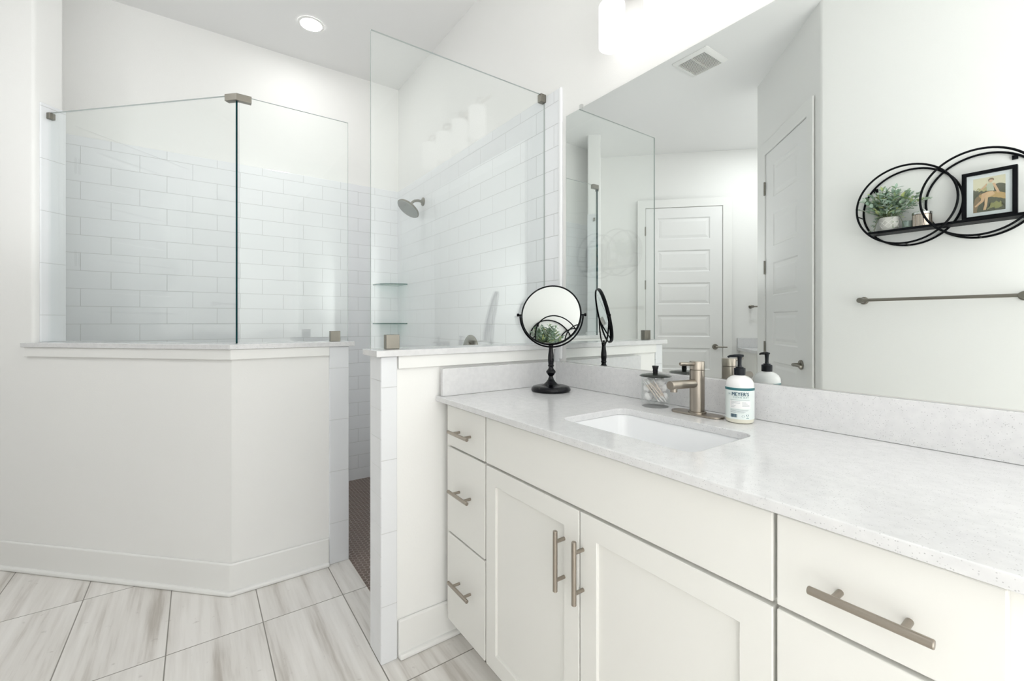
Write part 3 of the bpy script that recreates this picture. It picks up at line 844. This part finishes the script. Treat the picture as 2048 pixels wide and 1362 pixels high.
# ---- makeup mirror
MC = Vector((2.062, -0.160, 1.222))
mk = empty('makeup_mirror', (2.062, -0.160, 0.917), label='black round tilting makeup mirror on a turned stand', cat='mirror')
bl = M['gloss_black']
obj('base', lt([(0.074, 0), (0.0785, 0.004), (0.0785, 0.010), (0.073, 0.0185), (0.060, 0.0225), (0.045, 0.0235), (0.040, 0.0230), (0.028, 0.0285), (0.018, 0.038), (0.012, 0.047)], n=48), bl, mk, smooth=True, angle=math.radians(70))
obj('stem', lt(smooth_prof([(0.012, 0.047), (0.0095, 0.054), (0.0085, 0.060), (0.012, 0.064), (0.0185, 0.074), (0.0185, 0.080), (0.0120, 0.088), (0.0095, 0.094), (0.0110, 0.099), (0.0125, 0.102), (0.0110, 0.105), (0.0105, 0.108), (0.0122, 0.122), (0.0118, 0.140), (0.0092, 0.160), (0.0085, 0.172), (0.0100, 0.182), (0.0090, 0.186), (0.0050, 0.189), (0.0040, 0.196)]), n=28), bl, mk, smooth=True, angle=math.radians(70))
# the disc turns so that it shows the plant on the shelf
VIEW = (Vector((3.420, -1.318, 1.195)) - MC).normalized()
PLANT = (Vector((2.705, -1.57, 1.98)) - MC).normalized()
N = (VIEW + PLANT).normalized()
U = Vector((0, 0, 1)).cross(N).normalized()          # horizontal axis through the knobs
U = (U + Vector((0, 0, 0.0))).normalized()
Vv = N.cross(U).normalized()
Mx = Matrix((U, Vv, N)).transposed().to_4x4(); Mx.translation = MC - Vector(mk.location)
RD = 0.118
def xf(bm): bmesh.ops.transform(bm, matrix=Mx, verts=bm.verts[:]); return bm
obj('frame', xf(lt([(RD - 0.001, -0.007), (RD + 0.002, -0.008), (RD + 0.005, -0.004), (RD + 0.005, 0.004), (RD + 0.002, 0.008), (RD - 0.001, 0.006), (RD - 0.001, -0.007)], n=72, close0=False, close1=False)), M['black'], mk, smooth=True)
obj('mirror_glass', xf(lt([(RD, -0.004), (RD, 0.004)], n=72)), M['mirror'], mk)
# fixed yoke: half ring below the axis
ry = 0.1285
Uh = U
up = Vector((0, 0, 1)); c0 = MC - Vector(mk.location)
yk = [c0 + Uh * (ry * math.cos(a)) + up * (ry * math.sin(a)) for a in [PI + PI * i / 40 for i in range(41)]]
obj('yoke', tb(yk, 0.0033, n=10), M['black'], mk, smooth=True)
for s in (-1, 1):
    obj('knob', tb([c0 + Uh * s * (RD + 0.003), c0 + Uh * s * (ry + 0.004), c0 + Uh * s * (ry + 0.005), c0 + Uh * s * (ry + 0.012), c0 + Uh * s * (ry + 0.013)], [0.003, 0.003, 0.0062, 0.0062, 0.004], n=14), M['black'], mk, smooth=True)

# ---- wall mirror
wm = empty('wall_mirror', (2.77, -0.004, 1.02), label='large frameless wall mirror above the vanity splash', cat='mirror')
def mirror_mesh():
    bm = bmesh.new()
    for f in box(bm, 1.985, 3.60, -0.0075, -0.001, 1.0215, 2.088): f.material_index = 1
    for f in bm.faces:
        f.normal_update()
        if abs(f.normal.y) > 0.5: f.material_index = 0
    return bm
o = obj('mirror_glass', mirror_mesh(), [M['mirror'], M['mirror_edge']], wm); local(wm, o)
o = obj('mirror_clip', bx(2.070, 2.085, -0.0125, -0.001, 2.080, 2.103), clear_glass('clear plastic', (0.9, 0.9, 0.9)), wm, bevel=0.002); local(wm, o)
o = obj('bottom_channel', bx(1.985, 3.60, -0.0085, -0.0005, 1.0192, 1.0222), M['chrome'], wm); local(wm, o)

# ---- vanity light
vl = empty('vanity_light', (2.615, -0.001, 2.40), label='four-light nickel vanity bar with white cylinder shades', cat='light')
def vl_part(name, bm, m, parent=None, **k):
    o = obj(name, bm, m, parent or vl, **k)
    if parent is None: o.location = -Vector(vl.location)
    return o
vl_part('back_plate', bx(2.50, 2.73, -0.022, -0.001, 2.372, 2.442), M['nickel'], bevel=0.003)
vl_part('bar', tb([(2.27, -0.030, 2.408), (2.96, -0.030, 2.408)], 0.009, n=16), M['nickel'], smooth=True)
for x in (2.315, 2.515, 2.715, 2.915):
    vl_part('arm', tb([(x, -0.030, 2.408), (x, -0.065, 2.408), (x, -0.080, 2.402), (x, -0.085, 2.388), (x, -0.085, 2.352)], 0.006, n=12), M['nickel'], smooth=True)
    vl_part('shade_cap', lt([(0.018, 2.366), (0.024, 2.364), (0.024, 2.349)], n=24, c=(x, -0.085, 0)), M['nickel'], smooth=True)
    s = vl_part('lamp_shade', lt([(0.022, 2.3485), (0.044, 2.3485), (0.0465, 2.346), (0.0465, 2.196), (0.0435, 2.196), (0.0435, 2.343)], n=44, c=(x, -0.085, 0), close1=False), M['shade'], smooth=True)
    vl_part('bulb', lt([(0.012, 2.345), (0.013, 2.32), (0.022, 2.295), (0.026, 2.275), (0.022, 2.255), (0.008, 2.246)], n=24, c=(x, -0.085, 0)), M['bulb'], s, smooth=True)

# ---- recessed light over the shower
rl = empty('recessed_light', (0.447, -0.737, H - 0.001), label='round recessed ceiling light over the shower', cat='light')
obj('trim_ring', lt([(0.076, 0), (0.076, -0.004), (0.062, -0.006), (0.060, 0)], n=48, close0=False, close1=False), M['trim'], rl, smooth=True)
obj('lens', lt([(0.0605, -0.0035), (0.0605, -0.0005)], n=48), M['lens'], rl)

# ---- exhaust vent (seen in the wall mirror)
ev = empty('exhaust_vent', (1.62, -1.62, H - 0.0005), label='square white exhaust vent grille on the ceiling, seen in mirror', cat='vent')
def vent_frame():
    bm = bmesh.new()
    loft(bm, [[(x, y, z) for x, y in rrect(0, 0, a, b, r, 4)] for a, b, r, z in ((.137, .137, .012, 0), (.137, .137, .012, -.004), (.125, .125, .012, -.016), (.102, .112, .002, -.018), (.102, .112, .002, 0))], False, False)
    return bm
obj('frame', vent_frame(), M['trim'], ev, smooth=True)
obj('backing', bx(-.103, .103, -.113, .113, -.003, -.001), M['dark_gap2'], ev)
for i in range(15):
    y = -.105 + i * .015
    obj('slat', bx(-.102, .102, y - .0026, y + .0026, -.0165, -.0125), M['trim'], ev)
obj('cross_bar', bx(-.003, .003, -.112, .112, -.0165, -.0055), M['trim'], ev)

# ================================================================ OPPOSITE WALL (seen in the mirror)
WY = -1.63
ws = empty('wall_shelf', (2.889, WY, 1.656), label='black metal wall shelf of two overlapping double rings', cat='shelf')
def ws_part(name, bm, m=None, parent=None, **k):
    o = obj(name, bm, m or M['black'], parent or ws, **k); o.location = -Vector(ws.location); return o
RR = 0.190; CA, CB, ZC = 2.763, 3.013, 1.771
def ring(cx, y): return tb([(cx + RR * math.cos(a), y, ZC + RR * math.sin(a)) for a in [2 * PI * i / 72 for i in range(72)]], 0.0048, n=10, closed=True)
for cx in (CA, CB):
    for y in (-1.623, -1.522): ws_part('ring', ring(cx, y), smooth=True)
ws_part('board', bx(2.615, 3.162, -1.622, -1.524, 1.644, 1.656), bevel=0.001)
for cx, a in ((CA, 188), (CB, -8), (CA, 270), (CB, 270)):
    x = cx + RR * math.cos(math.radians(a)); z = ZC + RR * math.sin(math.radians(a))
    ws_part('strut', tb([(x, -1.622, z), (x, -1.523, z)], 0.003, n=8), smooth=True)
for cx, a in ((CA, 140), (CB, 55)):
    x = cx + (RR - 0.012) * math.cos(math.radians(a)); z = ZC + (RR - 0.012) * math.sin(math.radians(a))
    ws_part('mounting_tab', plate_with_hole(rrect(0, 0, 0.009, 0.009, 0.003, 3), [(0.004 * math.cos(t), 0.004 * math.sin(t)) for t in [2 * PI * i / 12 for i in range(12)]], -0.002, 0.002)
            if False else bx(x - .009, x + .009, -1.6295, -1.620, z - .009, z + .009), bevel=0.001)

# ---- potted plant
pt = empty('potted_plant', (2.693, -1.572, 1.656), label='grey-green leafy plant in a textured white pot on the ring shelf', cat='plant')
def pot_ribs():
    bm = bmesh.new()
    for sgn in (-1, 1):
        for k in range(9):
            pts = []
            for i in range(9):
                t = i / 8; z = 0.012 + 0.040 * t; r = 0.0361 + 0.045 * (z - 0.002) * 0.9
                a = 2 * PI * k / 9 + sgn * t * 2 * PI / 9 * 1.5
                pts.append((r * math.cos(a), r * math.sin(a), z))
            tube(bm, pts, 0.0014, n=6)
    return bm
def pot_mesh():
    bm = bmesh.new()
    prof = [(0.030, 0.0), (0.0345, 0.002), (0.0375, 0.030), (0.039, 0.062), (0.0395, 0.066), (0.0365, 0.067), (0.034, 0.058), (0.002, 0.057)]
    lathe(bm, prof, n=48)
    return bm
po = obj('pot', pot_mesh(), plain('recess shade ceramic', (0.54, 0.53, 0.50), 0.8), pt, smooth=True)  # greyer base puts the relief's recess shade into the colour
obj('raised_pattern', pot_ribs(), plain('chalky white ceramic', (0.70, 0.69, 0.66), 0.75), po, smooth=True)
obj('soil', lt([(0.0345, 0.0585), (0.002, 0.061)], n=24, close0=False), plain('moss', (0.05, 0.055, 0.03), 0.9), pt)
def leaf(bm, base, d, L, W, nrm, curl):
    d = d.normalized(); s = d.cross(nrm).normalized(); n = s.cross(d).normalized()
    prof = ((0.0, 0.10), (0.18, 0.55), (0.42, 0.95), (0.62, 1.0), (0.82, 0.72), (0.95, 0.30), (1.0, 0.03))
    rows = []
    for t, wv in prof:
        c = base + d * (L * t) - n * (curl * L * t * t)
        h = W * wv / 2
        rows.append([bm.verts.new(c - s * h + n * (h * 0.25)), bm.verts.new(c), bm.verts.new(c + s * h + n * (h * 0.25))])
    for a, b in zip(rows, rows[1:]):
        for k in (0, 1): bm.faces.new((a[k], a[k + 1], b[k + 1], b[k]))
def foliage():
    bm = bmesh.new(); sb = bmesh.new(); r = random.Random(21)
    for i in range(46):
        az = r.uniform(0, 2 * PI); el = r.uniform(0.10, 1.0) ** 0.8
        L = r.uniform(0.072, 0.150)
        out = Vector((math.cos(az) * 1.0, math.sin(az) * 0.46, 0))
        d = (out * (1.05 - 0.85 * el) + Vector((0, 0, 0.32 + el))).normalized()
        p = Vector((math.cos(az) * 0.012, math.sin(az) * 0.012, 0.058)); pts = [p.copy()]
        steps = 6
        for k in range(steps):
            d = (d + Vector((0, 0, -0.045)) + out * 0.03).normalized()
            p = p + d * (L / steps); p.y = max(-0.047, min(0.055, p.y)); pts.append(p.copy())
        tube(sb, pts, 0.0009, n=5)
        for k in range(2, len(pts)):
            for s in (-1, 1):
                sd = d.cross(Vector((0, 0, 1)))
                if sd.length < 0.05: sd = Vector((1, 0, 0))
                ld = (d * 0.6 + sd.normalized() * (s * 0.9) + Vector((r.uniform(-.3, .3), r.uniform(-.3, .3), r.uniform(0.0, .5)))).normalized()
                ll = r.uniform(0.024, 0.038)
                if pts[k].y + ld.y * ll < -0.052: ld.y = abs(ld.y)
                leaf(bm, pts[k], ld, ll, ll * r.uniform(0.46, 0.60), Vector((r.uniform(-.4, .4), r.uniform(-.2, .6), 1)), r.uniform(0.0, 0.35))
        leaf(bm, pts[-1], d, 0.028, 0.012, Vector((0.3, 0.5, 0.6)), 0.1)
    # some drooping sprigs over the pot rim
    for az in (2.6, 3.5, 0.4, 1.2):
        out = Vector((math.cos(az), math.sin(az) * .5, 0)); pts = [Vector((0, 0, 0.062)) + out * (0.02 + 0.008 * k) + Vector((0, 0, 0.014 - 0.0042 * (k - 2) ** 2)) for k in range(7)]
        tube(sb, pts, 0.0009, n=5)
        for k in range(2, 7):
            for s in (-1, 1):
                leaf(bm, pts[k], out * 0.6 + Vector((0, s * 0.5, 0.1)) , 0.024, 0.012, Vector((0, 0.3, 1)), 0.3)
    return bm, sb
def leaf_mat():
    m, nt, b = new_mat('dusty leaves')
    g = nt.nodes.new('ShaderNodeNewGeometry'); rp = nt.nodes.new('ShaderNodeValToRGB')
    e = rp.color_ramp.elements
    e[0].color = (0.20, 0.31, 0.20, 1); e[1].color = (0.55, 0.60, 0.25, 1)
    for p, c in ((0.3, (0.31, 0.43, 0.34, 1)), (0.6, (0.48, 0.57, 0.49, 1)), (0.8, (0.35, 0.49, 0.30, 1))):
        x = e.new(p); x.color = c
    nt.links.new(g.outputs['Random Per Island'], rp.inputs[0]); nt.links.new(rp.outputs[0], b.inputs['Base Color'])
    b.inputs['Roughness'].default_value = 0.6
    return m
fb, stb = foliage()
obj('foliage', fb, leaf_mat(), pt, smooth=True)
obj('stems', stb, plain('stem green', (0.16, 0.20, 0.09), 0.7), pt, smooth=True)

# ---- small frosted vase behind, mirrored canister, framed picture
vs = obj('glass_votive', lt([(0.020, 0), (0.022, 0.002), (0.022, 0.040), (0.020, 0.040), (0.0195, 0.006), (0.002, 0.005)], n=28), plain('grey-green frosted glass', (0.36, 0.44, 0.41), 0.35), smooth=True, loc=(2.762, -1.590, 1.656))
tag(vs, 'small grey-green frosted votive between the plant pot and mirrored canister', 'votive')
cn = empty('canister', (2.820, -1.570, 1.656), label='mirrored silver-brown canister with looped lid on the ring shelf', cat='canister')
def fluted():
    bm = bmesh.new(); n = 60; rings = []
    for rr, z in ((0.034, 0.0), (0.036, 0.002), (0.036, 0.056), (0.034, 0.058)):
        rings.append([(rr * (1 + 0.035 * math.cos(10 * 2 * PI * i / n)) * math.cos(2 * PI * i / n), rr * (1 + 0.035 * math.cos(10 * 2 * PI * i / n)) * math.sin(2 * PI * i / n), z) for i in range(n)])
    loft(bm, rings); return bm
obj('body', fluted(), plain('antique mirrored glass', (0.55, 0.47, 0.41), 0.10, 1.0), cn, smooth=True)
cl = obj('lid', lt([(0.0375, 0.058), (0.0385, 0.059), (0.0385, 0.068), (0.036, 0.0705), (0.002, 0.073)], n=40), M['chrome'], cn, smooth=True)
obj('lid_loop', tb([(0.012 * math.cos(a), 0, 0.073 + 0.014 * math.sin(a)) for a in [PI * i / 14 for i in range(15)]], 0.0018, n=8), M['chrome'], cl, smooth=True)

pf = empty('picture_frame', (3.0425, -1.580, 1.656), label='black framed photo of a person seated on a branch', cat='picture frame')
fw, fh = 0.0855, 0.2165
bmf = bmesh.new()
rg = lambda ins, y: [(-fw + ins, y, ins), (fw - ins, y, ins), (fw - ins, y, fh - ins), (-fw + ins, y, fh - ins)]
loft(bmf, [rg(0.0155, 0.002), rg(0.0155, 0.011), rg(0.0135, 0.013), rg(0, 0.013), rg(0, -0.009), rg(0.012, -0.009)], False, True)
obj('frame', bmf, M['black'], pf, bevel=0.0008)
obj('mat_board', bx(-fw + .013, fw - .013, 0.0005, 0.002, .013, fh - .013), plain('white mat', (0.78, 0.80, 0.82), 0.7), pf)
PX0, PX1, PZ0, PZ1 = -0.0495, 0.0495, 0.032, 0.185
pw, ph_ = PX1 - PX0, PZ1 - PZ0
photo = obj('print', bx(PX0, PX1, 0.0021, 0.0024, PZ0, PZ1), plain('cream sky print', (0.72, 0.66, 0.48), 0.5), pf)
def blot(name, uv, col, layer, jag=0.0, seed=0, n=0):
    """flat printed shape in print coordinates (0..1); layered by fractions of a millimetre"""
    pts = [Vector(p) for p in uv]
    if n:
        r = random.Random(seed); out = []
        for a, b in zip(pts, pts[1:] + pts[:1]):
            for k in range(n):
                t = k / n; q = a.lerp(b, t)
                if 0 < k: q = q + Vector((r.uniform(-jag, jag), r.uniform(-jag, jag)))
                out.append(Vector((min(1, max(0, q.x)), min(1, max(0, q.y)))))
        pts = out
    bm = bmesh.new()
    bm.faces.new([bm.verts.new((PX0 + p.x * pw, 0.0025 + layer * 0.0002, PZ0 + p.y * ph_)) for p in pts])
    bmesh.ops.triangulate(bm, faces=bm.faces[:])
    obj(name, bm, plain(name.replace('_', ' ') + ' ink', col, 0.5), photo)
blot('dark_foliage', [(-.1, -.1), (1.1, -.1), (1.1, .74), (.80, .78), (.62, .68), (.40, .66), (.18, .62), (-.1, .68)], (0.075, 0.075, 0.035), 0, 0.03, 1, 5)
blot('pale_leaves', [(.10, .66), (.30, .60), (.48, .62), (.40, .72), (.20, .70)], (0.45, 0.40, 0.17), 1, 0.04, 2, 4)
blot('brown_trunk', [(-.03, .02), (.12, -.03), (.20, .35), (.34, .52), (.22, .56), (.05, .40)], (0.25, 0.16, 0.08), 2, 0.02, 3, 4)
blot('branch', [(.18, .50), (.45, .58), (.72, .55), (1, .46), (1, .30), (.72, .38), (.45, .42), (.22, .42)], (0.52, 0.34, 0.13), 3, 0.012, 4, 4)
blot('undergrowth', [(.45, .05), (.80, .06), (.95, .14), (.85, .26), (.62, .22), (.50, .18)], (0.28, 0.27, 0.09), 3, 0.05, 5, 5)
skin = (0.66, 0.42, 0.24)
blot('bent_leg', [(.55, .58), (.62, .52), (.42, .48), (.33, .30), (.08, .16), (.04, .19), (.24, .34), (.28, .54)], skin, 5)
blot('hanging_leg', [(.62, .58), (.68, .48), (.47, .40), (.44, .18), (.40, .05), (.31, .05), (.36, .20), (.37, .44), (.48, .56)], (0.70, 0.46, 0.26), 6)
blot('torso', [(.44, .60), (.66, .58), (.64, .74), (.58, .82), (.46, .80), (.42, .72)], (0.50, 0.52, 0.40), 7)
blot('arm', [(.60, .80), (.68, .80), (.78, .62), (.84, .50), (.76, .50), (.68, .64)], skin, 8)
blot('raised_arm', [(.44, .79), (.40, .72), (.28, .64), (.22, .66), (.36, .76), (.42, .82)], skin, 8)
blot('head', [(.56 + .055 * math.cos(a), .875 + .045 * math.sin(a)) for a in [2 * PI * i / 14 for i in range(14)]], (0.68, 0.45, 0.29), 9)
blot('hair', [(.49, .87), (.48, .92), (.53, .955), (.61, .955), (.66, .92), (.655, .87), (.62, .90), (.56, .915), (.515, .90)], (0.24, 0.14, 0.07), 10)
obj('glazing', bx(-fw + .0145, fw - .0145, 0.0075, 0.0085, .0145, fh - .0145), clear_glass('picture glass', (0.97, 0.98, 0.98)), pf)

# ---- towel bars
def towel_bar(loc, rz, L, label, group):
    """local x along the wall, local +y out of the wall"""
    t = empty('towel_bar', loc, rz, label, 'towel bar', group)
    obj('bar', tb([(-L / 2, 0.066, 0), (L / 2, 0.066, 0)], 0.0078, n=16), M['nickel_matte'], t, smooth=True)
    for s in (-1, 1):
        o = obj('post', lt([(0.020, 0.0), (0.020, 0.005), (0.0135, 0.009), (0.0125, 0.055), (0.0138, 0.060), (0.0138, 0.072), (0.0120, 0.0745)], n=24, axis='Y'), M['nickel_matte'], t, smooth=True)
        o.location = (s * L / 2, 0, 0)
    return t
towel_bar((2.858, WY + 0.0005, 1.308), 0, 0.568, 'long nickel towel bar below the black ring shelf', 'towel bars')
c2 = diag((1.03, -3.5352), 0.0008, 0.23)
towel_bar((c2[0], c2[1], 1.355), math.radians(-45), 0.46, 'short nickel towel bar above the second vanity beyond the doors', 'towel bars')

# ---- second vanity in the nook at the end of the hall
P0 = (0.935, -3.440)       # wall corner of its left end; runs along (1,-1), depth along (1,1)
v2 = empty('second_vanity', (P0[0], P0[1], 0), math.radians(-45), label='second white vanity cabinet far beyond the doors, seen in mirror', cat='cabinet')
# local x along (1,-1)/sqrt2, local y along (1,1)/sqrt2
obj('carcass', bx(0.02, 0.575, 0.002, 0.50, 0.10, 0.886), M['cabinet'], v2, bevel=0.002)
obj('toe_kick', bx(0.03, 0.575, 0.002, 0.44, 0.0, 0.10), M['cabinet'], v2)
obj('door', bx(0.03, 0.295, 0.5005, 0.519, 0.115, 0.875), M['cabinet'], v2, bevel=0.003)
obj('door', bx(0.300, 0.57, 0.5005, 0.519, 0.115, 0.875), M['cabinet'], v2, bevel=0.003)
t2 = empty('countertop', (P0[0], P0[1], 0.887), math.radians(-45), label='white quartz top of the second vanity beyond the doors', cat='countertop')
obj('slab', bx(0.0, 0.575, 0.0015, 0.54, 0.0, 0.030), M['quartz'], t2, bevel=0.003)
obj('back_splash', bx(0.0, 0.575, 0.0015, 0.0205, 0.030, 0.132), M['quartz'], t2, bevel=0.002)
